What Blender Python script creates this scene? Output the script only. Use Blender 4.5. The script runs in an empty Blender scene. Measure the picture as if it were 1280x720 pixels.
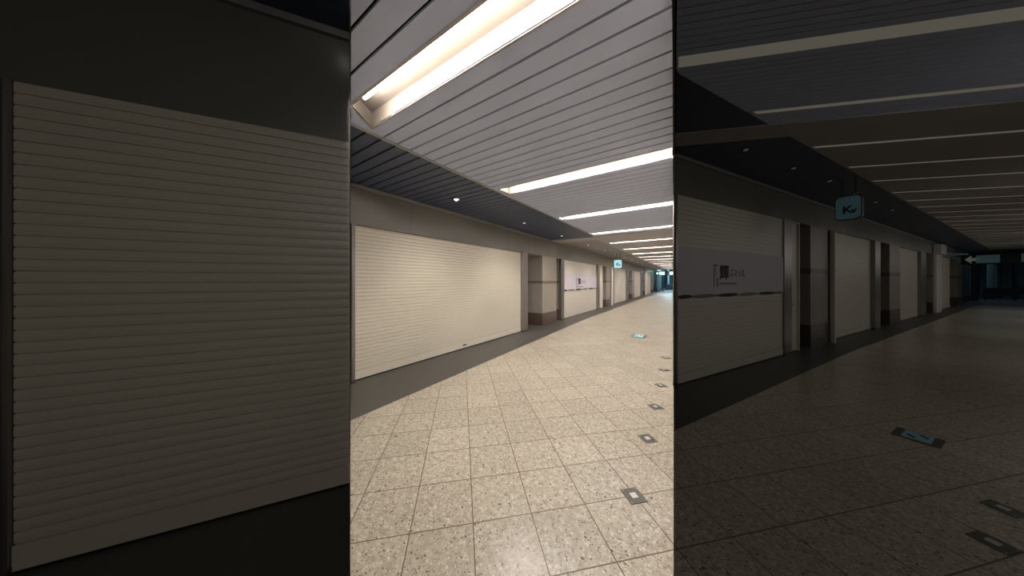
import bpy, math, random
random.seed(4)
SC = bpy.context.scene
COL = SC.collection

# ------------------------------------------------------------------ camera
F, CY, EYE = 330.0, 351.0, 1.5
VIEW = math.degrees(math.atan(225 / F))          # the concourse runs this far to the right of the view axis
cam = bpy.data.cameras.new('camera')
cam_o = bpy.data.objects.new('camera', cam)
COL.objects.link(cam_o)
cam.sensor_fit = 'HORIZONTAL'
cam.sensor_width = 36
cam.lens = F * 36 / 1280
cam.shift_y = -(CY and (360 - CY)) / 1280
cam.clip_start = 0.02
cam.clip_end = 300
cam_o.location = (0, 0, EYE)
cam_o.rotation_euler = (math.pi / 2, 0, math.radians(VIEW))
SC.camera = cam_o

# ------------------------------------------------------------------ exposure, world
vs = SC.view_settings
vs.view_transform = 'Standard'
vs.look = 'None'
vs.gamma = 1
vs.use_curve_mapping = False
vs.exposure = 0.0
wd = bpy.data.worlds.new('world')
SC.world = wd
wd.use_nodes = True
wd.node_tree.nodes['Background'].inputs[0].default_value = (0.9, 0.95, 1, 1)
wd.node_tree.nodes['Background'].inputs[1].default_value = 0.003
SC.cycles.use_denoising = True
SC.cycles.max_bounces = 8
SC.cycles.diffuse_bounces = 5
SC.cycles.sample_clamp_indirect = 6

# light levels, all in one place
TUBE = 280.0            # radiance of the fluorescent tubes in the lit concourse
SPOT = 52.0            # downlights over the shop fronts
BRANCH_STRIP = 0.07   # almost dark strips of the unlit branch
BRANCH_AREA = 8.5
LEFT_AREA = 1.6


class Frame:
    """u runs along a wall away from the viewer, v into the wall."""
    def __init__(s, o, ang):
        s.o = o
        s.a = math.radians(ang)
        s.d = (math.cos(s.a), math.sin(s.a))
        s.n = (-s.d[1], s.d[0])

    def w(s, u, v):
        return (s.o[0] + s.d[0] * u + s.n[0] * v, s.o[1] + s.d[1] * u + s.n[1] * v)

    def loc(s, p):
        x, y = p[0] - s.o[0], p[1] - s.o[1]
        return (x * s.d[0] + y * s.d[1], x * s.n[0] + y * s.n[1])


CF = Frame((0, 0), 90)                                   # lit concourse, shop wall at v = 4.1
P0 = (-0.2159, 4.3915)                                   # corner where the dark branch begins
RF = Frame(P0, 60.61)                                    # dark branch, shop wall at v = 0
PL = (-2.0753, 0.9345)                                   # free end of the near shop front
LF = Frame(PL, 58.04)                                    # near shop front, v = 0, u runs negative to the left
RAYR = math.atan2(P0[1], P0[0])
RAYL = math.atan2(PL[1], PL[0])
WV = 4.1


def area(name, loc, size, energy, color=(1, 1, 1), sy=None, rot=(0, 0, 0)):
    l = bpy.data.lights.new(name, 'AREA')
    l.energy = energy
    l.color = color
    l.size = size
    if sy:
        l.shape = 'RECTANGLE'
        l.size_y = sy
    o = bpy.data.objects.new(name, l)
    o.location = loc
    o.rotation_euler = rot
    COL.objects.link(o)
    return o


# unseen fill lamps added to brighten the branch and the near shop front
for k in range(6):
    x, y = RF.w(-4.5 + k * 5.6, -3.6)
    area('branch_fill', (x, y, 2.9), 0.8, BRANCH_AREA * (1.9, 1.4, 2.0, 2.6, 2.8, 2.8)[k], (1, .96, .91), 3.5, (math.radians(30), 0, RF.a))
x, y = LF.w(-1.1, -4.6)
area('left_fill', (x, y, 3.2), 1.6, LEFT_AREA, (1, .96, .9))
x, y = CF.w(46, 1.5)
area('hall_light', (x, y, 3.3), 6, 1200, (.62, .86, 1), 10)
x, y = RF.w(37, -2.0)
area('hall_light', (x, y, 3.5), 6, 25, (.62, .86, 1), 10)


# ------------------------------------------------------------------ materials
def lin(c):
    return tuple((x / 12.92 if x <= .04045 else ((x + .055) / 1.055) ** 2.4) for x in [q / 255 for q in c]) + (1,)


def mat(name, rgb, rough=.5, metal=0., noise=0., nscale=6., spec=.5, bump=0., stretch=(1, 1, 1)):
    m = bpy.data.materials.new(name)
    m.use_nodes = True
    nt = m.node_tree
    b = nt.nodes['Principled BSDF']
    b.inputs['Roughness'].default_value = rough
    b.inputs['Metallic'].default_value = metal
    b.inputs['Specular IOR Level'].default_value = spec
    c = lin(rgb)
    tc = nt.nodes.new('ShaderNodeTexCoord')
    mp = nt.nodes.new('ShaderNodeMapping')
    mp.inputs['Scale'].default_value = stretch
    nz = nt.nodes.new('ShaderNodeTexNoise')
    nz.inputs['Scale'].default_value = nscale
    nz.inputs['Detail'].default_value = 4
    nt.links.new(tc.outputs['Object'], mp.inputs[0])
    nt.links.new(mp.outputs[0], nz.inputs['Vector'])
    mx = nt.nodes.new('ShaderNodeMix')
    mx.data_type = 'RGBA'
    k = max(noise, .02)
    mx.inputs[6].default_value = tuple(max(0, x * (1 - k)) for x in c[:3]) + (1,)
    mx.inputs[7].default_value = tuple(min(1, x * (1 + k)) for x in c[:3]) + (1,)
    nt.links.new(nz.outputs['Fac'], mx.inputs[0])
    nt.links.new(mx.outputs[2], b.inputs['Base Color'])
    if bump:
        bp = nt.nodes.new('ShaderNodeBump')
        bp.inputs['Strength'].default_value = bump
        bp.inputs['Distance'].default_value = .002
        nt.links.new(nz.outputs['Fac'], bp.inputs['Height'])
        nt.links.new(bp.outputs[0], b.inputs['Normal'])
    return m


def emit(name, rgb, s, base=None):
    m = bpy.data.materials.new(name)
    m.use_nodes = True
    b = m.node_tree.nodes['Principled BSDF']
    b.inputs['Base Color'].default_value = lin(base or rgb)
    b.inputs['Roughness'].default_value = .4
    b.inputs['Emission Color'].default_value = lin(rgb)
    b.inputs['Emission Strength'].default_value = s
    return m


def tile_mat():
    m = bpy.data.materials.new('terrazzo_tile')
    m.use_nodes = True
    nt = m.node_tree
    L = nt.links.new
    N = nt.nodes.new
    b = nt.nodes['Principled BSDF']
    tc = N('ShaderNodeTexCoord')

    def math_(op, a, bb=None, c=None):
        n = N('ShaderNodeMath')
        n.operation = op
        for i, q in enumerate((a, bb, c)):
            if q is None:
                continue
            if isinstance(q, (int, float)):
                n.inputs[i].default_value = q
            else:
                L(q, n.inputs[i])
        return n.outputs[0]
    sx = N('ShaderNodeSeparateXYZ')
    L(tc.outputs['Object'], sx.inputs[0])
    T = .372
    X = math_('ADD', sx.outputs[0], 1.12)
    Y = math_('SUBTRACT', sx.outputs[1], 1.215)
    a = math_('DIVIDE', math_('MULTIPLY', math_('ADD', X, Y), .70711), T)
    c = math_('DIVIDE', math_('MULTIPLY', math_('SUBTRACT', Y, X), .70711), T)
    fa = math_('ABSOLUTE', math_('SUBTRACT', math_('FRACT', math_('ADD', a, .5)), .5))
    fc = math_('ABSOLUTE', math_('SUBTRACT', math_('FRACT', math_('ADD', c, .5)), .5))
    dmin = math_('MINIMUM', fa, fc)
    grout = math_('LESS_THAN', dmin, .0095)
    ca = math_('FLOOR', a)
    cc = math_('FLOOR', c)
    cv = N('ShaderNodeCombineXYZ')
    L(ca, cv.inputs[0])
    L(cc, cv.inputs[1])
    wn = N('ShaderNodeTexWhiteNoise')
    wn.noise_dimensions = '3D'
    L(cv.outputs[0], wn.inputs[0])

    def ramp(src, stops):
        r = N('ShaderNodeValToRGB')
        L(src, r.inputs[0])
        e = r.color_ramp.elements
        while len(e) < len(stops):
            e.new(.5)
        for el, (p, col) in zip(e, stops):
            el.position = p
            el.color = col
        return r.outputs[0]

    def mixc(f, A, B):
        n = N('ShaderNodeMix')
        n.data_type = 'RGBA'
        for i, q in ((0, f), (6, A), (7, B)):
            if isinstance(q, (int, float)):
                n.inputs[i].default_value = q
            elif isinstance(q, tuple):
                n.inputs[i].default_value = q
            else:
                L(q, n.inputs[i])
        return n.outputs[2]

    # base cloudiness
    nz = N('ShaderNodeTexNoise')
    nz.inputs['Scale'].default_value = 26
    nz.inputs['Detail'].default_value = 5
    L(tc.outputs['Object'], nz.inputs['Vector'])
    base = ramp(nz.outputs['Fac'], [(.3, lin((156, 145, 128))), (.7, lin((186, 175, 156)))])
    # dark chips: cells cut by a warped distance
    dn = N('ShaderNodeTexNoise')
    dn.inputs['Scale'].default_value = 45
    L(tc.outputs['Object'], dn.inputs['Vector'])
    vm = N('ShaderNodeVectorMath')
    vm.operation = 'MULTIPLY_ADD'
    L(dn.outputs['Color'], vm.inputs[0])
    vm.inputs[1].default_value = (.03, .03, .03)
    L(tc.outputs['Object'], vm.inputs[2])

    def chips(scale, thr, off, stretch):
        mp = N('ShaderNodeMapping')
        mp.inputs['Location'].default_value = (off, off * 2, 0)
        mp.inputs['Scale'].default_value = stretch
        mp.inputs['Rotation'].default_value = (0, 0, off)
        L(vm.outputs[0], mp.inputs[0])
        v = N('ShaderNodeTexVoronoi')
        v.inputs['Scale'].default_value = scale
        v.inputs['Randomness'].default_value = 1
        L(mp.outputs[0], v.inputs['Vector'])
        sp = N('ShaderNodeSeparateColor')
        L(v.outputs['Color'], sp.inputs[0])
        return math_('LESS_THAN', v.outputs['Distance'], math_('MULTIPLY', sp.outputs[0], thr)), sp.outputs[1]
    d1, r1 = chips(36, .36, .3, (1, 1.7, 1))
    d2, r2 = chips(62, .46, 1.1, (1.5, 1, 1))
    l1, r3 = chips(46, .46, 2.2, (1, 1.3, 1))
    col = mixc(math_('MULTIPLY', l1, .55), base, lin((214, 205, 190)))
    col = mixc(math_('MULTIPLY', d1, math_('MULTIPLY', r1, 1.0)), col, lin((92, 76, 62)))
    col = mixc(math_('MULTIPLY', d2, math_('MULTIPLY', r2, .95)), col, lin((106, 90, 74)))
    tv = math_('ADD', math_('MULTIPLY', wn.outputs[0], .12), .92)
    hs = N('ShaderNodeHueSaturation')
    L(col, hs.inputs['Color'])
    L(tv, hs.inputs['Value'])
    col = mixc(grout, hs.outputs[0], lin((98, 80, 62)))
    L(col, b.inputs['Base Color'])
    b.inputs['Roughness'].default_value = .3
    L(math_('ADD', math_('MULTIPLY', grout, .5), .27), b.inputs['Roughness'])
    b.inputs['Specular IOR Level'].default_value = .55
    return m


M = {}
M['tile'] = tile_mat()
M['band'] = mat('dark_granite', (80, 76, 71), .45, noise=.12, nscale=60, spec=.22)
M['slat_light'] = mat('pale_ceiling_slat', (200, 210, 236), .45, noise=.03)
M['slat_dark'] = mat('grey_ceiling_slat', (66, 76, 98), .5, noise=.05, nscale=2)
M['gap'] = mat('ceiling_gap', (30, 30, 33), .8)
M['ceil_far'] = mat('painted_ceiling', (168, 163, 160), .6, noise=.02)
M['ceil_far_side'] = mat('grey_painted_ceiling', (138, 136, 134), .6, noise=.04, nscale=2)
M['fascia'] = mat('fascia_panel', (114, 111, 105), .33, noise=.14, nscale=1.1, spec=.5)
M['wall'] = mat('beige_wall_panel', (146, 138, 128), .42, noise=.05, nscale=3)
M['brown'] = mat('brown_stone_base', (84, 70, 60), .3, noise=.15, nscale=30)
M['bandstrip'] = mat('brown_wall_band', (110, 95, 82), .4)
M['deep'] = mat('deep_brown_panel', (92, 76, 60), .4, noise=.06)
M['steel'] = mat('brushed_steel', (150, 147, 144), .34, .85, noise=.06, nscale=8, stretch=(20, 20, .5))
M['shut'] = mat('cream_enamel', (206, 198, 180), .38, noise=.035, nscale=1.2)
M['shut_plain'] = mat('cream_enamel_pale', (206, 199, 186), .4, noise=.03, nscale=1.2)
M['black'] = mat('black_gap', (14, 12, 11), .7)
M['trough'] = mat('darkened_trough_enamel', (80, 73, 64), .5)  # white enamel darkened in colour to tone down the glare beside the tube
M['rim'] = mat('grey_trim_metal', (176, 172, 172), .4, .3)
M['tube'] = emit('fluorescent_tube', (255, 250, 248), TUBE, (255, 255, 255))
M['dim'] = emit('faint_diffuser', (255, 248, 228), BRANCH_STRIP, (170, 168, 160))
M['dimglow'] = emit('faint_lamp', (255, 250, 240), .03, (120, 118, 112))
M['lamp'] = emit('downlight_lamp', (255, 252, 245), 9)
M['lamp_soft'] = emit('downlight_lamp_soft', (255, 248, 236), .9)
M['can'] = mat('dark_reflector', (40, 36, 33), .3, .5)
M['white'] = mat('white_paint', (215, 210, 205), .5)
M['poster'] = mat('poster_paper', (196, 190, 198), .55, noise=.02)
M['ink'] = mat('black_ink', (28, 26, 28), .6)
M['greyink'] = mat('grey_ink', (120, 116, 118), .6)
M['plate'] = mat('grey_metal_plate', (92, 88, 80), .42, .4, noise=.12, nscale=40)
M['glass_stud'] = mat('pale_stud_lens', (188, 186, 176), .2)
M['signcyan'] = emit('lit_cyan_panel', (176, 232, 240), .62, (120, 150, 155))
M['signcyan_dim'] = emit('faint_cyan_panel', (176, 232, 240), .022, (84, 104, 108))
M['signframe'] = mat('dark_sign_frame', (44, 62, 66), .4)
M['navy'] = mat('navy_ink', (22, 36, 84), .5)
M['teal'] = mat('teal_wall_panel', (74, 96, 100), .35, noise=.06)
M['hallglass'] = mat('blue_grey_glass_front', (116, 142, 150), .15, noise=.12, nscale=1.5)
M['hallfloor'] = mat('blue_grey_hall_floor', (120, 130, 134), .22, noise=.04)
M['board'] = mat('dark_teal_sign_board', (14, 40, 50), .35)
M['boardlit'] = emit('lit_board_panel', (190, 238, 226), .95)
M['boardlit_dim'] = emit('faint_board_panel', (170, 225, 226), .03, (90, 115, 118))
M['boardwhite'] = emit('lit_board_arrow', (240, 250, 236), 1.3)
M['boardwhite_dim'] = emit('faint_board_arrow', (230, 240, 225), .06, (150, 155, 150))
M['coolp'] = emit('cool_ceiling_lamp', (190, 228, 255), 2.2)
M['coolp_dim'] = emit('faint_cool_ceiling_lamp', (200, 228, 255), .09, (140, 150, 160))
M['seat'] = mat('dark_seat_vinyl', (26, 28, 38), .5)


# ------------------------------------------------------------------ mesh builder
class MB:
    """collects shapes given in frame coordinates (u, v, z); build() links ONE mesh object"""
    def __init__(s, fr=CF, at=(0, 0, 0)):
        s.fr, s.at = fr, at
        s.v, s.f, s.sm = [], [], []

    def add(s, vs, fs, smooth=False):
        k = len(s.v)
        s.v += [(a - s.at[0], b - s.at[1], c - s.at[2]) for a, b, c in vs]
        s.f += [tuple(i + k for i in f) for f in fs]
        s.sm += [smooth] * len(fs)
        return s

    def prism(s, poly, z0, z1):
        ar = sum(poly[i][0] * poly[(i + 1) % len(poly)][1] - poly[(i + 1) % len(poly)][0] * poly[i][1] for i in range(len(poly)))
        if ar < 0:
            poly = poly[::-1]
        n = len(poly)
        vs = [(p[0], p[1], z0) for p in poly] + [(p[0], p[1], z1) for p in poly]
        fs = [tuple(range(n))[::-1], tuple(range(n, 2 * n))] + [(i, (i + 1) % n, n + (i + 1) % n, n + i) for i in range(n)]
        return s.add(vs, fs)

    def box(s, u0, u1, v0, v1, z0, z1, c=0):
        if u1 < u0: u0, u1 = u1, u0
        if v1 < v0: v0, v1 = v1, v0
        if not c:
            return s.prism([(u0, v0), (u1, v0), (u1, v1), (u0, v1)], z0, z1)
        # chamfered vertical edges
        return s.prism([(u0 + c, v0), (u1 - c, v0), (u1, v0 + c), (u1, v1 - c), (u1 - c, v1), (u0 + c, v1), (u0, v1 - c), (u0, v0 + c)], z0, z1)

    def lathe(s, cu, cv, prof, n=20, smooth=True):
        vs, fs = [], []
        for r, z in prof:
            for k in range(n):
                a = 2 * math.pi * k / n
                vs.append((cu + r * math.cos(a), cv + r * math.sin(a), z))
        for j in range(len(prof) - 1):
            for k in range(n):
                k2 = (k + 1) % n
                fs.append((j * n + k, j * n + k2, (j + 1) * n + k2, (j + 1) * n + k))
        return s.add(vs, fs, smooth)

    def rod(s, p, q, r, n=10):
        """tube between two points"""
        from mathutils import Vector
        p, q = Vector(p), Vector(q)
        d = (q - p).normalized()
        a = d.orthogonal().normalized()
        b = d.cross(a)
        vs = [tuple(c + (a * math.cos(2 * math.pi * k / n) + b * math.sin(2 * math.pi * k / n)) * r) for c in (p, q) for k in range(n)]
        fs = [(k, (k + 1) % n, n + (k + 1) % n, n + k) for k in range(n)] + [tuple(range(n))[::-1], tuple(range(n, 2 * n))]
        return s.add(vs, fs, False)

    def build(s, name, m, parent=None, kind=None):
        me = bpy.data.meshes.new(name)
        me.from_pydata(s.v, [], s.f)
        me.polygons.foreach_set('use_smooth', s.sm)
        me.materials.append(m)
        me.update()
        o = bpy.data.objects.new(name, me)
        COL.objects.link(o)
        if parent:
            o.parent = parent
        else:
            x, y = s.fr.w(s.at[0], s.at[1])
            o.location = (x, y, s.at[2])
            o.rotation_euler = (0, 0, s.fr.a)
        if kind:
            o['kind'] = kind
        return o


def tag(o, label, cat, group=None):
    o['label'] = label
    o['category'] = cat
    if group:
        o['group'] = group
    return o


def thing(name, fr, at, label, cat, group=None):
    o = bpy.data.objects.new(name, None)
    o.empty_display_size = .1
    x, y = fr.w(at[0], at[1])
    o.location = (x, y, at[2])
    o.rotation_euler = (0, 0, fr.a)
    COL.objects.link(o)
    return tag(o, label, cat, group)


def world_prism(name, poly, z0, z1, m, kind='structure'):
    """poly in world x, y"""
    b = MB(Frame((0, 0), 0))
    b.prism(poly, z0, z1)
    return b.build(name, m, kind=kind)


def text(s, size, m, parent, face, pos, name='lettering', bold=0., sx=1.):
    """lettering as mesh; face 'wall' looks out of the wall, 'end' looks back along the corridor, 'floor' looks up"""
    cu = bpy.data.curves.new(name, 'FONT')
    cu.body = s
    cu.size = size
    cu.extrude = .001
    cu.offset = bold
    cu.resolution_u = 3
    cu.align_x = 'LEFT'
    t = bpy.data.objects.new(name, cu)
    COL.objects.link(t)
    bpy.context.view_layer.update()
    me = bpy.data.meshes.new_from_object(t.evaluated_get(bpy.context.evaluated_depsgraph_get()))
    bpy.data.objects.remove(t)
    for v in me.vertices:
        x, y, z = v.co
        x *= sx
        v.co = {'wall': (x, -z, y), 'end': (-z, -x, y), 'floor': (x, y, z)}[face]
    me.materials.clear()
    me.materials.append(m)
    o = bpy.data.objects.new(name, me)
    o.location = pos
    COL.objects.link(o)
    o.parent = parent
    return o


def ray(a, r, off=0.):
    """point at distance r along a bearing; off > 0 shifts to the left of it"""
    return (r * math.cos(a) - off * math.sin(a), r * math.sin(a) + off * math.cos(a))


# ================================================================== SETTING
CEIL = 2.92
CR = 3.3
# ---- floor
world_prism('floor', [(-9, -6), (16, -6), (32, 40), (3, 40), (-6, 40)], -.1, 0, M['tile'])
vr = lambda u: u / math.tan(RAYR) * -1            # v of the dividing wall's face in the lit concourse
vl = lambda u: u / math.tan(RAYL) * -1            # v of the left block's face
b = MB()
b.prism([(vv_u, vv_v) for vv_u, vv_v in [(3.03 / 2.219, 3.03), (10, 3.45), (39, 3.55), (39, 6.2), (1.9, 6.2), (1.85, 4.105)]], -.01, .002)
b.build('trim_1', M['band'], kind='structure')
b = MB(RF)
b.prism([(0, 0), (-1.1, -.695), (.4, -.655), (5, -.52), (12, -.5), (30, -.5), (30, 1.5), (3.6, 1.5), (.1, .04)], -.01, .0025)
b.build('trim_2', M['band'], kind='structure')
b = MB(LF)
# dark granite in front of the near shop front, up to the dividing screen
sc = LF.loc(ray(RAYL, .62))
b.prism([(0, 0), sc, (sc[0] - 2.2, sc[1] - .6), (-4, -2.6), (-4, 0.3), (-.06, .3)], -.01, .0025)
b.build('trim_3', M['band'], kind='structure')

# ---- dividing walls added to keep the concourse light out of the side rooms
R0 = .62
far = 40.5
world_prism('wall_added_right', [ray(RAYR, R0), ray(RAYR, 2.6), ray(RAYR, 2.6, -.004)], 0, CR, M['wall'])
world_prism('wall_added_right', [ray(RAYR, 2.6), ray(RAYR, far), ray(RAYR, far, -.2), ray(RAYR, 7, -.2), ray(RAYR, 4.37, -.004), ray(RAYR, 2.6, -.004)], 0, CR, M['wall'])
world_prism('wall_added_corner', [ray(RAYL, R0), ray(RAYL, 2.27), ray(RAYL, 2.27, .004)], 0, CR, M['wall'])
world_prism('wall_added_corner', [ray(RAYL, 2.277), ray(RAYL, 4.49), ray(RAYL, 4.49, .25), LF.w(-.16, .12)], 0, CR, M['wall'])

# ---- ceiling of the lit concourse: separate slats between the light troughs
TR = [(1.03, 1.29), (3.28, 3.54), (5.49, 5.74), (7.84, 8.08), (10.2, 10.44), (12.55, 12.8), (14.95, 15.2), (17.3, 17.55), (19.7, 19.95),
      (22.1, 22.35), (24.5, 24.75), (26.9, 27.15), (29.3, 29.55), (31.7, 31.95), (34.1, 34.35), (36.5, 36.75)]
VT = 2.46
EDGE = 2.53
BEAM = (8.42, 9.1)


vt = lambda u: VT if u < 3 else min(2.71, VT + .015 * (u - 3))


def lite(u0, u1, vmax, vmin=None):
    """quad between the dividing wall and vmax, cut by the left block"""
    m0, m1 = (vr(u0) + .006, vr(u1) + .006) if vmin is None else (vmin, vmin)
    a0, a1 = min(vmax, vl(u0) - .006), min(vmax, vl(u1) - .006)
    return [(u0, m0), (u1, m1), (u1, max(a1, m1 + .01)), (u0, max(a0, m0 + .01))]


slats = MB()
u = TR[0][0] - .155 * 4
edges = [(TR[0][0] - .62, TR[0][0])]
for (a, bb), (c, d) in zip(TR, TR[1:4]):
    edges.append((bb, c))
edges.append((TR[3][1], BEAM[0]))
for a, c in edges:
    n = max(1, round((c - a) / .155))
    p = (c - a) / n
    for k in range(n):
        e0 = .0 if k == 0 else .009
        e1 = .0 if k == n - 1 else .009
        slats.prism(lite(a + k * p + e0, a + (k + 1) * p - e1, EDGE), CEIL, CEIL + .016)
for a, c in TR[1:3]:
    slats.prism(lite(a, c, EDGE, VT + .02), CEIL, CEIL + .016)
slats.prism([(TR[0][0], vl(TR[0][0]) - .004), (TR[0][1], VT + .021), (TR[0][1], EDGE - .001), (1.138, EDGE - .001), (1.109, VT - .008)], CEIL, CEIL + .016)
slats.build('ceiling', M['slat_light'], kind='structure')
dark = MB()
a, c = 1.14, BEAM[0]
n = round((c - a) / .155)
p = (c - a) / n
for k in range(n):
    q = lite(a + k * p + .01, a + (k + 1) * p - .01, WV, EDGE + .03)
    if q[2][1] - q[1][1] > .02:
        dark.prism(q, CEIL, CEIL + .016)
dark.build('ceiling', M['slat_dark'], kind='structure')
b = MB()
b.prism(lite(.3, BEAM[0], 4.2), CEIL + .17, CEIL + .2)
b.prism([(9.0, vr(9)), (39, vr(39)), (39, 4.2), (9, 4.2)], CEIL + .17, CEIL + .2)
b.prism([(.35, vr(.35)), (.41, vr(.41)), (.41, vl(.41)), (.35, vl(.35))], CEIL, CR)
b.build('ceiling', M['gap'], kind='structure')
# backing right above the slats, between the troughs
b = MB()
for a, c in edges:
    b.prism(lite(a + .004, c - .004, EDGE - .01), CEIL + .03, CEIL + .04)
b.prism(lite(1.14, BEAM[0], WV, EDGE + .02), CEIL + .03, CEIL + .04)
b.build('ceiling', M['gap'], kind='structure')
b = MB()
b.prism([(1.14, EDGE), (BEAM[0], EDGE), (BEAM[0], EDGE + .028), (1.15, EDGE + .028)], CEIL - .012, CEIL + .03)
b.build('trim_4', M['rim'], kind='structure')
b = MB()
b.prism([(BEAM[0], vr(BEAM[0]) + .01), (BEAM[1], vr(BEAM[1]) + .01), (BEAM[1], WV), (BEAM[0], WV)], CEIL - .02, CEIL + .05)
b.build('trim_5', M['ceil_far'], kind='structure')
b = MB()
prev = BEAM[1]
for a, c in TR[4:]:
    b.prism([(prev, vr(prev) + .01), (a, vr(a) + .01), (a, EDGE + .2), (prev, EDGE + .2)], CEIL, CEIL + .02)
    prev = c
b.prism([(prev, vr(prev) + .01), (39, vr(39) + .01), (39, EDGE + .2), (prev, EDGE + .2)], CEIL, CEIL + .02)
for a, c in TR[4:]:
    b.box(a, c, vt(a) + .019, EDGE + .2, CEIL, CEIL + .02)
b.build('ceiling', M['ceil_far'], kind='structure')
b = MB()
b.box(BEAM[1], 39, EDGE + .2, WV, CEIL, CEIL + .02)
b.build('ceiling', M['ceil_far_side'], kind='structure')

# ---- shop walls -------------------------------------------------------
def shop_wall(fr, name, v0, head, ceil, base, bandz, segs, recs, u0, u1, tn, fas, near_back=None):
    """header all along, solid segments, recesses with their own sides; base and band strips as trims"""
    w = MB(fr)
    f = MB(fr)
    f.prism([(u0, v0), (u1, v0), (u1, v0 + .12), (u0 + (.25 if near_back else 0), v0 + .12)], head, ceil)
    f.build(name, M['fascia'], kind='structure')
    bs, bd = MB(fr), MB(fr)
    for a, c in segs:
        w.box(a, c, v0, v0 + .14, 0, head)
        bs.box(a - .001, c + .001, v0 - .008, v0 + .01, 0, base)
        bd.box(a - .001, c + .001, v0 - .006, v0 + .01, bandz[0], bandz[1])
    for a, c, dp in recs:
        w.box(a - .1, c + .1, v0 + dp, v0 + dp + .1, 0, head + .1)
        w.box(c + .0005, c + .1, v0 + .12, v0 + dp, 0, head + .1)
        w.box(a - .1, a - .0005, v0 + .12, v0 + dp, 0, head + .1)
        w.box(a - .1, c + .1, v0 + .12, v0 + dp + .1, head + .002, head + .1)
        bs.box(c - .008, c + .03, v0 - .007, v0 + dp, 0, base)
        bs.box(a, c, v0 + dp - .008, v0 + dp + .01, 0, base)
        bd.box(c - .006, c + .03, v0 - .0055, v0 + dp, bandz[0], bandz[1])
        bd.box(a, c, v0 + dp - .006, v0 + dp + .01, bandz[0], bandz[1])
    w.build(name, M['wall'], kind='structure')
    side = name.split('wall_')[1]
    bs.build('baseboard_' + side, M['brown'], kind='structure')
    bd.build('trim_%d' % tn, M['bandstrip'], kind='structure')
    # cornice under the ceiling and fascia joints
    t = MB(fr)
    t.prism([(u0 + (.05 if near_back else 0), v0 - .035), (u1, v0 - .035), (u1, v0), (u0 + .0, v0)], ceil - .05, ceil)
    t.build('trim_%d' % (tn + 1), M['ceil_far_side'], kind='structure')
    j = MB(fr)
    k = u0 + 1.0
    while k < u1 - .2:
        j.box(k, k + .006, v0 - .0015, v0 + .003, head + .01, ceil - .05)
        k += fas
    j.build('trim_%d' % (tn + 2), M['bandstrip'], kind='structure')


shop_wall(CF, 'wall_left', WV, 2.33, CEIL, .42, (1.41, 1.50),
          [(7.80, 8.90), (15.64, 16.64), (23.6, 24.7), (30.8, 31.95), (37.0, 38.8)],
          [(6.83, 7.80, 1.9), (8.90, 9.29, 1.0), (14.98, 15.64, 1.0), (22.1, 23.6, 1.2), (29.2, 30.8, 1.2), (36.0, 37.0, 1.2)],
          1.84, 38.8, 6, 1.5)
shop_wall(RF, 'wall_branch', 0, 2.74, CR, .5, (1.66, 1.78),
          [(4.92, 6.0), (11.7, 13.15), (19.3, 20.9), (27.3, 29.4)],
          [(4.35, 4.92, 1.0), (10.54, 11.7, 1.2), (18.3, 19.3, 1.2), (25.15, 27.3, 1.3)],
          0.002, 29.4, 10, 1.4, near_back=True)

# near shop front at the left
b = MB(LF)
b.prism([(-4.2, 0), (-.001, 0), (-.02, .12), (-4.2, .12)], 2.52, CR)
b.box(-4.2, -1.51, 0, .12, 0, 2.52)
b.build('wall_near_left', M['fascia'], kind='structure')
b = MB(LF)
b.box(-4.2, -.003, -.03, 0, CR - .05, CR)
b.build('trim_14', M['ceil_far_side'], kind='structure')
# ceiling over the near shop front
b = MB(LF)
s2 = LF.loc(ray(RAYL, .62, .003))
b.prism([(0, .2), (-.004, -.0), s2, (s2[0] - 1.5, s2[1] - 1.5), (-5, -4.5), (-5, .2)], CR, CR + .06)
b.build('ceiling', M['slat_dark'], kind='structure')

# ---- ceiling of the dark branch
E = (1.316, -1.0)           # bearing of the strips and slats in the branch, per metre across


def bl(s, t):
    return (s + E[0] * t, -.95 + E[1] * t)


def tleft(s):
    if s - 1.25 > 0:
        return -.95
    return -(.95 + .63 * s) / 1.829


EF = Frame(P0, 60.61 + math.degrees(math.atan2(E[1], E[0])))


def ef(p):
    return EF.loc(RF.w(*p))


STR = [-1.7, -.2, 1.45, 2.87, 4.18, 5.58, 6.82, 7.98, 9.16, 10.3, 11.5, 12.7, 13.9, 15.1, 16.3, 17.5, 18.7, 19.9, 21.1, 22.3, 23.5, 24.7, 25.9]
SW = .115
TF = 4.4
sl = MB(EF)


def quad(s0, s1, t0, t1):
    return [ef(q) for q in (bl(s0, t0(s0)), bl(s1, t0(s1)), bl(s1, t1), bl(s0, t1))]


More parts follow.
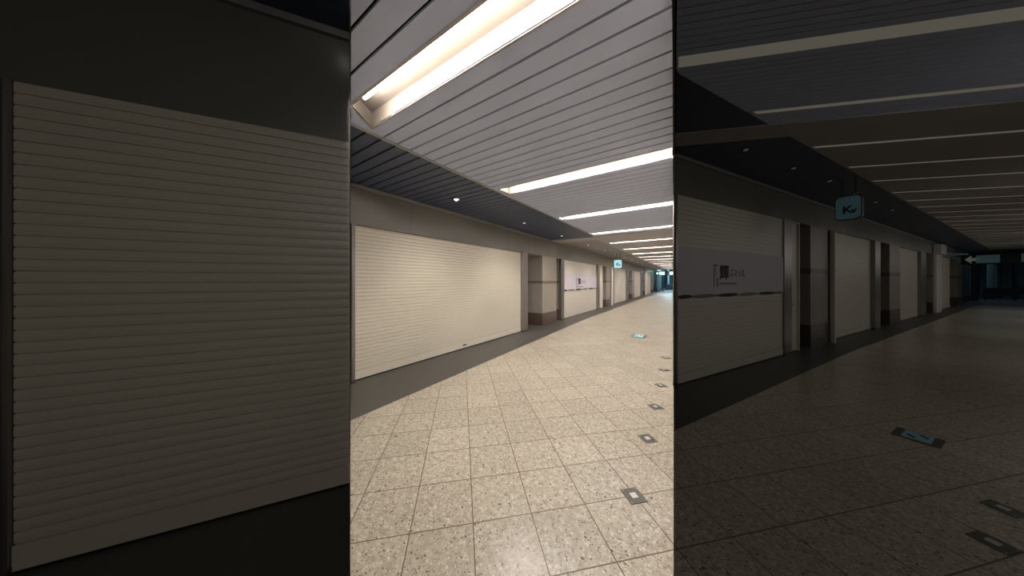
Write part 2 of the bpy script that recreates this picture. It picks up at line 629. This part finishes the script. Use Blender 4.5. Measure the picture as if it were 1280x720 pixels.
tl0 = lambda s: max(tleft(s) + .012, -.02)
zones = [(-3.9, -1.7), (-1.48, -.2), (-.2 + SW, .3)]
for a, c in zones:
    n = round((c - a) / .095)
    p = (c - a) / n
    for k in range(n):
        sl.prism(quad(a + k * p + .007 * (k > 0), a + (k + 1) * p - .007 * (k < n - 1), tl0, TF), CR, CR + .02)
sl.build('ceiling', M['slat_light'], kind='structure')
pl = MB(EF)
prev = .82
pl.prism(quad(.3, .82, lambda s: tleft(s) + .01, TF), CR - .015, CR + .02)
for s in STR[2:]:
    pl.prism(quad(prev, s, tl0, TF), CR, CR + .02)
    prev = s + SW
pl.prism(quad(prev, 28, tl0, TF), CR, CR + .02)
for s in STR[1:]:
    pl.prism(quad(s, s + SW, tl0, -.001), CR, CR + .02)
pl.build('ceiling', M['ceil_far'], kind='structure')
sd = MB(EF)
for a, c in [(-1.35, .3), (.82, 2), (2, 31)]:
    n = 12
    for k in range(n):
        s0, s1 = a + (c - a) * k / n, a + (c - a) * (k + 1) / n
        if tleft(s0) + .012 < -.03:
            sd.prism(quad(s0, s1, lambda s: tleft(s) + .012, -.021), CR, CR + .02)
sd.build('ceiling', M['slat_dark'], kind='structure')
world_prism('ceiling', [(-9, -6), (16, -6), (32, 40), (3, 40), (-6, 40)], CR + .25, CR + .3, M['gap'])  # unseen slab added over everything to stop light leaking in from above

# outer walls of the place, outside the picture
b = MB(RF)
b.box(-9, 29, -6.2, -6.1, 0, CR + .25)
b.build('wall_branch_right', M['wall'], kind='structure')
world_prism('wall_back', [(-8, -5.2), (8, -5.2), (8, -5.1), (-8, -5.1)], 0, CR + .25, M['wall'])


# ================================================================== ROLLER SHUTTERS
def curtain(mb, u0, u1, z0, z1, n, v=0., gd=.012, gh=.0095):
    p = (z1 - z0) / n
    prof = []
    for k in range(n):
        a = z0 + k * p
        prof += [(v + gd, a), (v + gd, a + gh), (v + .001, a + gh + .0005), (v - .001, a + p * .5), (v + .001, a + p - .0005), ]
    prof.append((v + gd, z1))
    vs, fs = [], []
    for vv, z in prof:
        vs += [(u0, vv, z), (u1, vv, z)]
    for k in range(len(prof) - 1):
        fs.append((2 * k, 2 * k + 1, 2 * k + 3, 2 * k + 2))
    mb.add(vs, fs)
    # closed back
    mb.box(u0, u1, v + .0125, v + .03, z0, z1)


def roller(fr, v0, u0, u1, top, n, label, gl=None, gr=None, latch=None, mt='shut', group=None, inset=.06):
    """curtain, bottom bar, guide rails (each with its own width), latch"""
    at = ((u0 + u1) / 2, v0, 0)
    t = thing('roller_shutter', fr, at, label, 'shutter', group)
    vv = v0 + inset
    jb = v0 + (.1 if inset > .03 else .018)
    c = MB(fr, at)
    curtain(c, u0, u1, .15, top + (.02 if inset > .03 else -.001), n, vv, *((.012, .0095) if inset > .03 else (.009, .006)))
    c.build('curtain', M[mt], t)
    c = MB(fr, at)
    c.box(u0, u1, vv - .008, vv + .025, .022, .149)
    bo = c.build('bottom_bar', M[mt], t)
    c = MB(fr, at)
    c.box(u0, u1, vv - .004, vv + .022, .003, .0215)
    c.build('shadow_gap', M['black'], t)  # black strip standing in for the shadow under the bottom bar
    for side, w in (('l', gl), ('r', gr)):
        if not w:
            continue
        c = MB(fr, at)
        a, d = (u0 - w, u0 - .002) if side == 'l' else (u1 + .002, u1 + w)
        c.box(a, d, v0 - .03, jb, 0.003, top - .002, .008)
        gm = c.build('guide_rail', M['steel'], t)
        c = MB(fr, at)
        c.box(a - .004 * (inset > .03), d + .004, v0 - .036, jb, 0.003, .05, .006)
        c.build('rail_foot', M['brown'], gm)
    if latch:
        c = MB(fr, at)
        c.box(latch - .055, latch + .055, vv - .014, vv - .0085, .07, .10, .002)
        h = c.build('latch', M['steel'], bo)
        c = MB(fr, at)
        c.box(latch - .05, latch + .05, vv - .0155, vv - .0142, .074, .096)
        c.build('keyhole_slot', M['black'], bo)
    return t


roller(CF, WV, 1.905, 6.55, 2.33, 38, 'wide cream roller shutter with fine slats, largest of the brightly lit row', .055, .275, 4.23)
rb = roller(CF, WV, 9.56, 13.95, 2.33, 38, 'brightly lit cream roller shutter carrying a white poster band with black lettering', .25, .34, mt='shut_plain')
roller(CF, WV, 17.44, 21.4, 2.33, 38, 'brightly lit plain cream roller shutter just beyond the cyan hanging sign', .4, .6, mt='shut_plain')
roller(CF, WV, 24.72, 28.2, 2.33, 38, 'brightly lit cream roller shutter, second beyond the cyan hanging sign', None, .9, mt='shut_plain')
roller(CF, WV, 31.98, 36.0, 2.33, 38, 'small farthest cream roller shutter of the lit row, beside the corridor end', None, None, mt='shut_plain')
for u in (1.0, ):
    pass
roller(RF, 0, .06, 3.5, 2.74, 38, 'dim shutter at the dark branch corner, with a poster band across its middle', .054, .36, mt='shut_plain', inset=.0)
roller(RF, 0, 6.385, 9.83, 2.74, 38, 'dim plain roller shutter behind the unlit hanging sign in the dark branch', .2, .6, mt='shut_plain')
roller(RF, 0, 13.16, 16.6, 2.74, 38, 'dim plain roller shutter, second beyond the unlit hanging sign in the dark branch', None, 1.0, mt='shut_plain')
roller(RF, 0, 20.91, 25.1, 2.74, 38, 'narrow dim roller shutter nearest the far end of the dark branch', None, None, mt='shut_plain')
roller(LF, 0, -1.478, -.008, 2.52, 39, 'huge dark cream roller shutter close to the viewer, filling the left of the photo', .03, None, inset=.0)


# narrow pale doors beside the poster shutters
def panel_door(fr, v0, u0, u1, top, label):
    at = ((u0 + u1) / 2, v0, 0)
    t = thing('service_door', fr, at, label, 'door')
    c = MB(fr, at)
    c.box(u0 + .03, u1 - .03, v0 + .03, v0 + .08, .02, top - .03, .004)
    lf = c.build('door_leaf', M['shut_plain'], t)
    c = MB(fr, at)
    c.box(u0 + .002, u0 + .029, v0, v0 + .1, .003, top - .002)
    c.box(u1 - .029, u1 - .002, v0, v0 + .1, .003, top - .002)
    c.box(u0 + .03, u1 - .03, v0, v0 + .1, top - .029, top - .002)
    c.build('door_frame', M['shut_plain'], t)
    c = MB(fr, at)
    c.rod((u0 + .09, v0 + .0, 1.0), (u0 + .17, v0 + .0, 1.0), .01)
    c.rod((u0 + .09, v0 + .0, 1.0), (u0 + .09, v0 + .03, 1.0), .008)
    c.build('door_handle', M['steel'], lf)


panel_door(CF, WV, 14.3, 14.97, 2.33, 'narrow pale door right of the poster shutter in the lit concourse')
panel_door(RF, 0, 3.87, 4.34, 2.74, 'narrow pale door right of the poster shutter in the dark branch')


def pilaster(fr, v0, u0, u1, top, cap, label):
    at = ((u0 + u1) / 2, v0, 0)
    t = thing('pilaster', fr, at, label, 'pilaster')
    c = MB(fr, at)
    c.box(u0 + .04, u1 - .04, v0 - .1, v0 - .01, .003, top, .01)
    c.build('shaft', M['white'], t)
    c = MB(fr, at)
    c.box(u0, u1, v0 - .22, v0 - .01, top, top + cap, .01)
    c.build('cap_box', M['white'], t)


pilaster(CF, WV, 16.66, 16.95, 2.3, .02, 'slim pale post before the shutter beyond the cyan sign')
pilaster(CF, WV, 30.9, 31.9, 2.35, .45, 'pale pilaster with boxy cap near the far end of the lit wall')
pilaster(RF, 0, 6.02, 6.15, 2.7, .02, 'slim post before the shutter behind the unlit hanging sign')
pilaster(RF, 0, 19.4, 20.8, 2.75, .45, 'pilaster with boxy cap near the far end of the dark branch')


# ---- posters on the two shutters
def poster(fr, v0, u0, u1, z0, z1, ltr, label, sc):
    # v0 + .04 is the back of the poster
    at = ((u0 + u1) / 2, v0 + .04, z0)
    t = thing('poster_band', fr, at, label, 'poster')
    c = MB(fr, at)
    c.box(u0, u1, v0 + .041, v0 + .045, z0, z1)
    c.build('sheet', M['poster'], t)
    # gap shadows where the lower edge bows off, drawn as dark ellipses
    n = 6
    seg = (u1 - u0) / 5
    for k in range(6):
        w = seg * (.92 if 0 < k < 5 else .5)
        cu = u0 + k * seg
        if k == 0: cu += w / 2
        if k == 5: cu -= w / 2
        pts = [(cu + math.cos(a) * w / 2, v0 + .038, z0 - .01 + math.sin(a) * .030 * sc) for a in [2 * math.pi * i / 20 for i in range(20)]]
        c = MB(fr, at)
        vs = pts + [(p[0], p[1] + .004, p[2]) for p in pts]
        c.add(vs, [tuple(range(20)), tuple(range(20, 40))[::-1]] + [(i, 20 + i, 20 + (i + 1) % 20, (i + 1) % 20) for i in range(20)])
        c.build('edge_shadow', M['ink'] if k % 2 == 0 else M['greyink'], t)
    lu, lz, s = ltr
    # bracket emblem
    c = MB(fr, at)
    v = v0 + .037
    c.box(lu, lu + .05 * s, v, v + .004, lz, lz + .9 * s)
    c.box(lu, lu + .28 * s, v, v + .004, lz + .83 * s, lz + .9 * s)
    c.box(lu + .22 * s, lu + .30 * s, v, v + .004, lz + .02 * s, lz + .36 * s)
    c.box(lu + .13 * s, lu + .17 * s, v, v + .004, lz + .45 * s, lz + .8 * s)
    c.build('bracket_emblem', M['greyink'], t)
    text('輝', .62 * s, M['ink'], t, 'wall', (lu + .42 * s - at[0], -.004, lz + .36 * s - at[2]), bold=.012 * s, sx=1.15)
    text('スマイル', .42 * s, M['greyink'], t, 'wall', (lu + 1.18 * s - at[0], -.004, lz + .42 * s - at[2]), sx=.75)
    c = MB(fr, at)
    for k in range(16):
        c.box(lu + (.42 + k * .085) * s, lu + (.48 + k * .085) * s, v + .001, v + .004, lz + .1 * s, lz + .17 * s)
    c.build('small_print', M['greyink'], t)
    return t


poster(CF, WV, 9.57, 13.93, 1.13, 1.77, (11.0, 1.17, .50), 'white poster band with bracket logo on the lit cream shutter', 1.0)
poster(RF, -.06, .07, 3.48, 1.28, 1.98, (.98, 1.40, .40), 'poster band with bracket logo on the dim branch shutter', .9)


# ================================================================== LIGHTS
def strip_light(k, a, c):
    lab = ['ceiling trough light with visible fluorescent tube, largest, at the top of the lit concourse',
           'long white ceiling strip light, second of the lit row from the viewer',
           'white ceiling strip light just before the smooth ceiling band, third of the lit row',
           'white ceiling strip light fourth of the lit row, beside the smooth ceiling band']
    at = ((a + c) / 2, 1.3, CEIL)
    words = ['fifth', 'sixth', 'seventh', 'eighth', 'ninth', 'tenth', 'eleventh', 'twelfth', 'thirteenth', 'fourteenth', 'fifteenth', 'last']
    label = lab[k] if k < 4 else 'white strip light in the lit concourse ceiling, %s of the row from the viewer' % words[k - 4]
    t = thing('strip_light', CF, at, label, 'ceiling light', 'recessed strip lights of the lit concourse')
    v1 = vt(a)
    v0_, v1_ = vr(a) + .012, vr(c) + .012
    H = .13
    c1 = MB(CF, at)
    lft = [(a, min(v1, vl(a) - .01)), (c, min(v1, vl(c) - .01))]
    # top, near side, far side, end
    c1.prism([(a, v0_), (c, v1_), lft[1], lft[0]], CEIL + H, CEIL + H + .01)
    c1.prism([(a, v0_), (a + .008, v0_), (a + .008, lft[0][1]), (a, lft[0][1])], CEIL, CEIL + H)
    c1.prism([(c - .008, v1_), (c, v1_), lft[1], (c - .008, lft[1][1])], CEIL, CEIL + H)
    c1.prism([(a, lft[0][1] - .008), (c, lft[1][1] - .008), (c, lft[1][1]), (a, lft[0][1])], CEIL, CEIL + H)
    c1.build('trough', M['trough'], t)
    c1 = MB(CF, at)
    r = .018
    c1.prism([(a - r, v0_), (a, v0_), (a, lft[0][1]), (a - r, lft[0][1])], CEIL - .004, CEIL + .004)
    c1.prism([(c, v1_), (c + r, v1_), (c + r, lft[1][1] + r), (c, lft[1][1] + r)], CEIL - .004, CEIL + .004)
    c1.prism([(a - r, lft[0][1]), (c, lft[1][1]), (c, lft[1][1] + r), (a - r, lft[0][1] + r)], CEIL - .004, CEIL + .004)
    c1.build('rim', M['rim'], t)
    c1 = MB(CF, at)
    tu = a + .052
    c1.rod((tu, lft[0][1] - (.11 if k == 0 else .03), CEIL + .05), (tu, vr(tu) + .03, CEIL + .05), .016, 10)
    c1.build('fluorescent_tube', M['tube'], t)


for k, (a, c) in enumerate(TR):
    strip_light(k, a, c)

for k, s in enumerate(STR):
    at = ef(bl(s, 1.2)) + (CR,)
    SW = .22 if k == 0 else .115
    names = ['first', 'second', 'third', 'fourth', 'fifth', 'sixth', 'seventh', 'eighth', 'ninth', 'tenth', 'eleventh', 'twelfth', 'thirteenth', 'fourteenth', 'fifteenth', 'sixteenth']
    if k < 14:
        label = 'faint grey strip light in the dark branch ceiling, %s from the viewer' % names[k]
    else:
        label = 'tiny faint strip light at the crowded far end of the dark branch ceiling'
    t = thing('dim_strip_light', EF, at, label, 'ceiling light', 'faint strip lights of the dark branch' if k < 14 else 'tiny strips at the end of the dark branch')
    t0 = (lambda q: max(tleft(q) + .012, 0))
    c1 = MB(EF, at)
    c1.prism(quad(s, s + SW, t0, TF), CR + .05, CR + .06)
    c1.prism(quad(s, s + .006, t0, TF), CR, CR + .05)
    c1.prism(quad(s + SW - .006, s + SW, t0, TF), CR, CR + .05)
    c1.build('trough', M['rim'], t)
    c1 = MB(EF, at)
    c1.prism(quad(s + .007, s + SW - .007, lambda q: t0(q) + .01, TF - .01), CR + .004, CR + .02)
    c1.build('diffuser', M['dim'], t)


def downlight(fr, u, v, ceil, r, label, group, lamp, power=0.):
    at = (u, v, ceil)
    t = thing('downlight', fr, at, label, 'downlight', group)
    MB(fr, at).lathe(u, v, [(r * .82, ceil), (r * .84, ceil - .007), (r, ceil - .005), (r * 1.02, ceil), (r * 1.02, ceil + .002)], 24).build('trim_ring', M['can'], t)
    MB(fr, at).lathe(u, v, [(r * .83, ceil - .004), (r * .5, ceil - .001), (r * .45, ceil - .0008)], 24).build('reflector', M['can'], t)
    MB(fr, at).lathe(u, v, [(r * .44, ceil - .0025), (r * .36, ceil - .012), (r * .2, ceil - .018), (.001, ceil - .019)], 20).build('lamp', lamp, t)
    if power:
        l = bpy.data.lights.new('downlight_beam', 'SPOT')
        l.energy = power
        l.color = (1, .93, .8)
        l.spot_size = math.radians(95)
        l.spot_blend = .7
        l.shadow_soft_size = .05
        o = bpy.data.objects.new('downlight_beam', l)
        x, y = fr.w(u, v)
        o.location = (x, y, ceil - .04)
        COL.objects.link(o)


lbl = ['bright round downlight nearest the viewer over the large lit shutter', 'round downlight above the right end of the large lit shutter',
       'round downlight above the brown-based recess beyond the large shutter', 'round downlight over the left part of the lit poster shutter',
       'round downlight over the right part of the lit poster shutter', 'round downlight just before the cyan hanging sign']
for k in range(16):
    u = [3.26, 5.52, 7.77, 10.35, 12.7, 14.8][k] if k < 6 else 14.8 + (k - 5) * 2.35
    downlight(CF, u, 3.40, CEIL, .085, lbl[k] if k < 6 else 'tiny round downlight beyond the cyan hanging sign',
              'downlights of the lit shop wall' if k < 6 else 'far downlights of the lit shop wall', M['lamp'] if k < 1 else M['lamp_soft'], SPOT)
for k, (u, v) in enumerate([(.76, -.52), (2.18, -.56), (3.51, -.62), (5.0, -.62), (6.4, -.62), (7.9, -.62)]):
    downlight(RF, u, v, CR, .07, 'unlit round downlight in the dark branch ceiling, %s from the viewer' % ['first', 'second', 'third', 'fourth', 'fifth', 'sixth'][k],
              'downlights of the dark branch', M['dimglow'])
downlight(LF, -.075, -.30, CR, .06, 'small dim downlight above the huge dark shutter', None, M['lamp'])


# ================================================================== HANGING SIGNS
def hang_sign(fr, u, va, vb, z0, z1, ceil, lit, label, txt):
    at = (u, (va + vb) / 2, z0)
    t = thing('hanging_sign', fr, at, label, 'sign')
    h, w = z1 - z0, vb - va
    # rounded box body
    c = MB(fr, at)
    r = h * .16
    pts = []
    for cx, cz, a0 in ((vb - r, z1 - r, 0), (va + r, z1 - r, 90), (va + r, z0 + r, 180), (vb - r, z0 + r, 270)):
        for i in range(5):
            a = math.radians(a0 + i * 22.5)
            pts.append((cx + r * math.cos(a), cz + r * math.sin(a)))
    n = len(pts)

    def slab(mb, du0, du1, k):
        mv, mz = (va + vb) / 2, (z0 + z1) / 2
        vs = [(u + du0, mv + (p[0] - mv) * k, mz + (p[1] - mz) * k) for p in pts] + [(u + du1, mv + (p[0] - mv) * k, mz + (p[1] - mz) * k) for p in pts]
        mb.add(vs, [tuple(range(n)), tuple(range(n, 2 * n))[::-1]] + [(i, n + i, n + (i + 1) % n, (i + 1) % n) for i in range(n)])
    slab(c, -.05, .05, 1)
    c.build('housing', M['signframe'], t)
    c = MB(fr, at)
    slab(c, -.056, -.051, .93)
    c.build('lit_face', M[lit], t)
    for vv in (va + w * .25, vb - w * .25):
        c = MB(fr, at)
        c.rod((u, vv, z1), (u, vv, ceil), .01)
        c.build('hanger_rod', M['signframe'], t)
    text(txt[0], min(h, w) * .62, M['navy'], t, 'end', (-.058, w * .22, h * .27), bold=.004)
    text(txt[1], min(h, w) * .45, M['navy'], t, 'end', (-.058, -w * .12, h * .27), bold=.004)


hang_sign(CF, 14.0, 2.88, 3.27, 2.13, 2.56, CEIL, 'signcyan', 'small glowing cyan sign hanging before the lit shutters', ('K', 'v'))
hang_sign(RF, 3.6, -.97, -.67, 2.56, 2.98, CR, 'signcyan_dim', 'dull cyan sign hanging over the dark branch', ('K', 'v'))


def guide_board(fr, u, va, vb, z0, z1, ceil, dim, label):
    """long direction board across the corridor end"""
    at = (u, (va + vb) / 2, z0)
    t = thing('direction_board', fr, at, label, 'sign')
    c = MB(fr, at)
    c.box(u - .08, u + .08, va, vb, z0, z1)
    c.build('board', M['board'], t)
    w, h = vb - va, z1 - z0
    d = '_dim' if dim else ''
    X = u - .084
    # arrow pointing left, drawn as a solid outline on the face
    c = MB(fr, at)
    y0 = vb - w * .03
    k = .6 if not dim else 1
    a = [(0, .5), (.35, .9), (.35, .65), (.75, .65), (.75, .35), (.35, .35), (.35, .1)]
    pts = [(y0 - p[0] * h * k, z0 + p[1] * h) for p in a]
    n = len(pts)
    c.add([(X, p[0], p[1]) for p in pts] + [(X + .004, p[0], p[1]) for p in pts],
          [tuple(range(n)), tuple(range(n, 2 * n))[::-1]] + [(i, n + i, n + (i + 1) % n, (i + 1) % n) for i in range(n)])
    c.build('arrow', M['boardwhite' + d], t)
    for f0, f1 in ((.14, .36), (.54, .68), (.72, .80), (.84, .97)):
        c = MB(fr, at)
        c.box(X, X + .004, vb - w * f1, vb - w * f0, z0 + h * .12, z1 - h * .12)
        c.build('lit_panel', M['boardlit' + d], t)
    for vv in (va + w * .2, vb - w * .2):
        c = MB(fr, at)
        c.rod((u, vv, z1), (u, vv, ceil), .02)
        c.build('hanger_rod', M['signframe'], t)


guide_board(CF, 38.2, 1.0, 3.85, 2.18, 2.72, CEIL, False, 'dark direction board with lit panels across the lit concourse end')
guide_board(RF, 29.0, -3.2, .0, 2.50, 3.12, CR, True, 'dark direction board with faint panels across the dark branch end')


# ================================================================== FLOOR FIXTURES
def stud(x, y, h, label, group, hole=.022, big=.09):
    fr = Frame((x, y), 45)
    t = thing('floor_plate', fr, (0, 0, 0), label, 'floor marker', group)
    q = big / math.sqrt(2)
    b = MB(fr)
    z0, z1 = h, h + .004
    b.prism([(-q, -q), (q, -q), (q - .004, q), (-q, q)], z0, z1)
    b.build('plate', M['plate'], t)
    b = MB(fr)
    b.box(-hole, hole, -hole, hole, z1, z1 + .002)
    b.build('lens', M['glass_stud'], t)
    b = MB(fr)
    for a, c in ((-1, -1), (1, -1), (1, 1), (-1, 1)):
        b.lathe(a * q * .8, c * q * .8, [(.005, z1), (.004, z1 + .001), (.0005, z1 + .0012)], 8)
    b.build('screw', M['steel'], t)


sl_ = ['nearest', 'second nearest', 'third nearest', 'fourth nearest', 'fifth nearest', 'sixth nearest']
for k, (u, v) in enumerate([(2.0, .335), (2.80, .35), (3.56, .36), (4.33, .37), (5.12, .39), (5.93, .41)]):
    stud(-v, u, 0.0, 'square grey metal floor plate with a pale lens, %s in the lit row' % sl_[k], 'floor plates along the lit concourse')
for k, (u, v) in enumerate([(-.05, -2.22), (-.58, -2.21)]):
    x, y = RF.w(u, v)
    stud(x, y, 0.0, 'faint square floor plate in the dark branch, %s' % ['beyond the other one', 'closest to the lower edge'][k], 'floor plates in the dark branch')


def floor_sign(fr, u, v, L, W, dim, label):
    t = thing('floor_guide_light', fr, (u, v, 0), label, 'floor marker')
    at = (u, v, 0)
    b = MB(fr, at)
    b.box(u - L / 2, u + L / 2, v - W / 2, v + W / 2, 0, .006)
    b.build('metal_frame', M['plate'], t)
    b = MB(fr, at)
    b.box(u - L * .42, u + L * .42, v - W * .30, v + W * .30, .006, .009)
    b.build('lit_face', M['signcyan_dim' if dim else 'signcyan'], t)
    b = MB(fr, at)   # two slanted dark bars of the running-figure and arrow pictogram
    for s in (-1, 1):
        b.prism([(u - L * .3 * s, v + W * .05 * s), (u - L * .1 * s, v + W * .22 * s), (u + L * .02 * s, v + W * .2 * s), (u - L * .2 * s, v + W * .0)], .009, .011)
    b.build('pictogram', M['navy'], t)


floor_sign(CF, 7.87, 1.19, .42, .36, False, 'small glowing guide light set in the bright tiled floor')
floor_sign(RF, .885, -1.80, .26, .26, True, 'dull guide light set in the dark branch floor')


# ================================================================== HALL BEYOND
def hall(fr, u0, vleft, vright, ceil, dim, where):
    d = '_dim' if dim else ''
    b = MB(fr)
    b.box(u0, u0 + 30, vright, vleft + 3, .001, .006)
    b.build('floor', M['hallfloor'], kind='structure')
    b = MB(fr)
    b.box(u0, u0 + 30, vright, vleft + 3, ceil + .45, ceil + .5)
    b.box(u0 - .05, u0, vright, vleft + 3, ceil, ceil + .5)
    b.build('ceiling', M['teal'], kind='structure')
    b = MB(fr)
    b.box(u0, u0 + 6, vleft, vleft + .1, .45, ceil + .45)
    b.box(u0 + 6, u0 + 6.1, vleft, vleft + 3, 0, ceil + .45)
    b.build('wall_hall_left', M['teal'], kind='structure')
    b = MB(fr)
    b.box(u0, u0 + 6, vleft - .02, vleft + .1, 0, .45)
    b.build('baseboard_hall_left', M['black'], kind='structure')
    # glazed shop fronts at the far end
    b = MB(fr)
    b.box(u0 + 22, u0 + 22.1, vright, vleft + 3, 0, ceil + .45)
    b.build('window_%d' % (2 if dim else 1), M['hallglass'], kind='structure')
    b = MB(fr)
    v = vright
    while v < vleft + 3:
        b.box(u0 + 21.9, u0 + 21.99, v, v + .12, 0, ceil + .45)
        v += .9
    b.build('trim_%d' % (21 if dim else 20), M['board'], kind='structure')
    for k, (du, v) in enumerate([(7, vleft - .1), (12, vleft - .5), (17, vleft - .6)]):
        at = (u0 + du, v, 0)
        t = thing('hall_column', fr, at, '%s slender column in the %s' % (['dark nearest', 'pale middle', 'pale farthest'][k], where), 'column')
        c = MB(fr, at)
        c.lathe(at[0], at[1], [(.16, 0), (.16, ceil + .44)], 16)
        c.build('shaft', M['board'] if k == 0 else M['hallglass'], t)
        c = MB(fr, at)
        c.lathe(at[0], at[1], [(.2, 0.006), (.2, .4), (.16, .42)], 16)
        c.build('plinth', M['black'], t)
    for k in range(4):
        at = (u0 + 3 + 4 * (k // 2), vleft - .9 - 1.4 * (k % 2), ceil + .44)
        t = thing('hall_lamp', fr, at, 'cool white square ceiling lamp in the ' + where, 'ceiling light', 'cool lamps in the ' + where)
        c = MB(fr, at)
        c.box(at[0] - .5, at[0] + .5, at[1] - .28, at[1] + .28, at[2] - .03, at[2])
        c.build('lamp_frame', M['rim'], t)
        c = MB(fr, at)
        c.box(at[0] - .45, at[0] + .45, at[1] - .23, at[1] + .23, at[2] - .04, at[2] - .031)
        c.build('diffuser', M['coolp' + d], t)
    for k, (du, v) in enumerate([(9, vleft - 1.0), (13, vleft - 1.9)]):
        at = (u0 + du, v, 0)
        t = thing('waiting_bench', fr, at, 'small dark bench %s in the %s' % (['nearer', 'farther off'][k], where), 'bench')
        c = MB(fr, at)
        c.box(at[0] - .3, at[0] + .3, v - .7, v + .7, .38, .48, .03)
        c.build('seat', M['seat'], t)
        c = MB(fr, at)
        c.box(at[0] + .26, at[0] + .34, v - .7, v + .7, .481, .95, .02)
        c.build('backrest', M['seat'], t)
        for s in (-.55, .55):
            c = MB(fr, at)
            c.box(at[0] - .25, at[0] + .25, v + s - .04, v + s + .04, 0.006, .379)
            c.build('leg', M['seat'], t)


hall(CF, 39.0, 3.75, 0.2, CEIL, False, 'hall beyond the lit concourse')
hall(RF, 29.6, .2, -5.5, CR, True, 'hall beyond the dark branch')
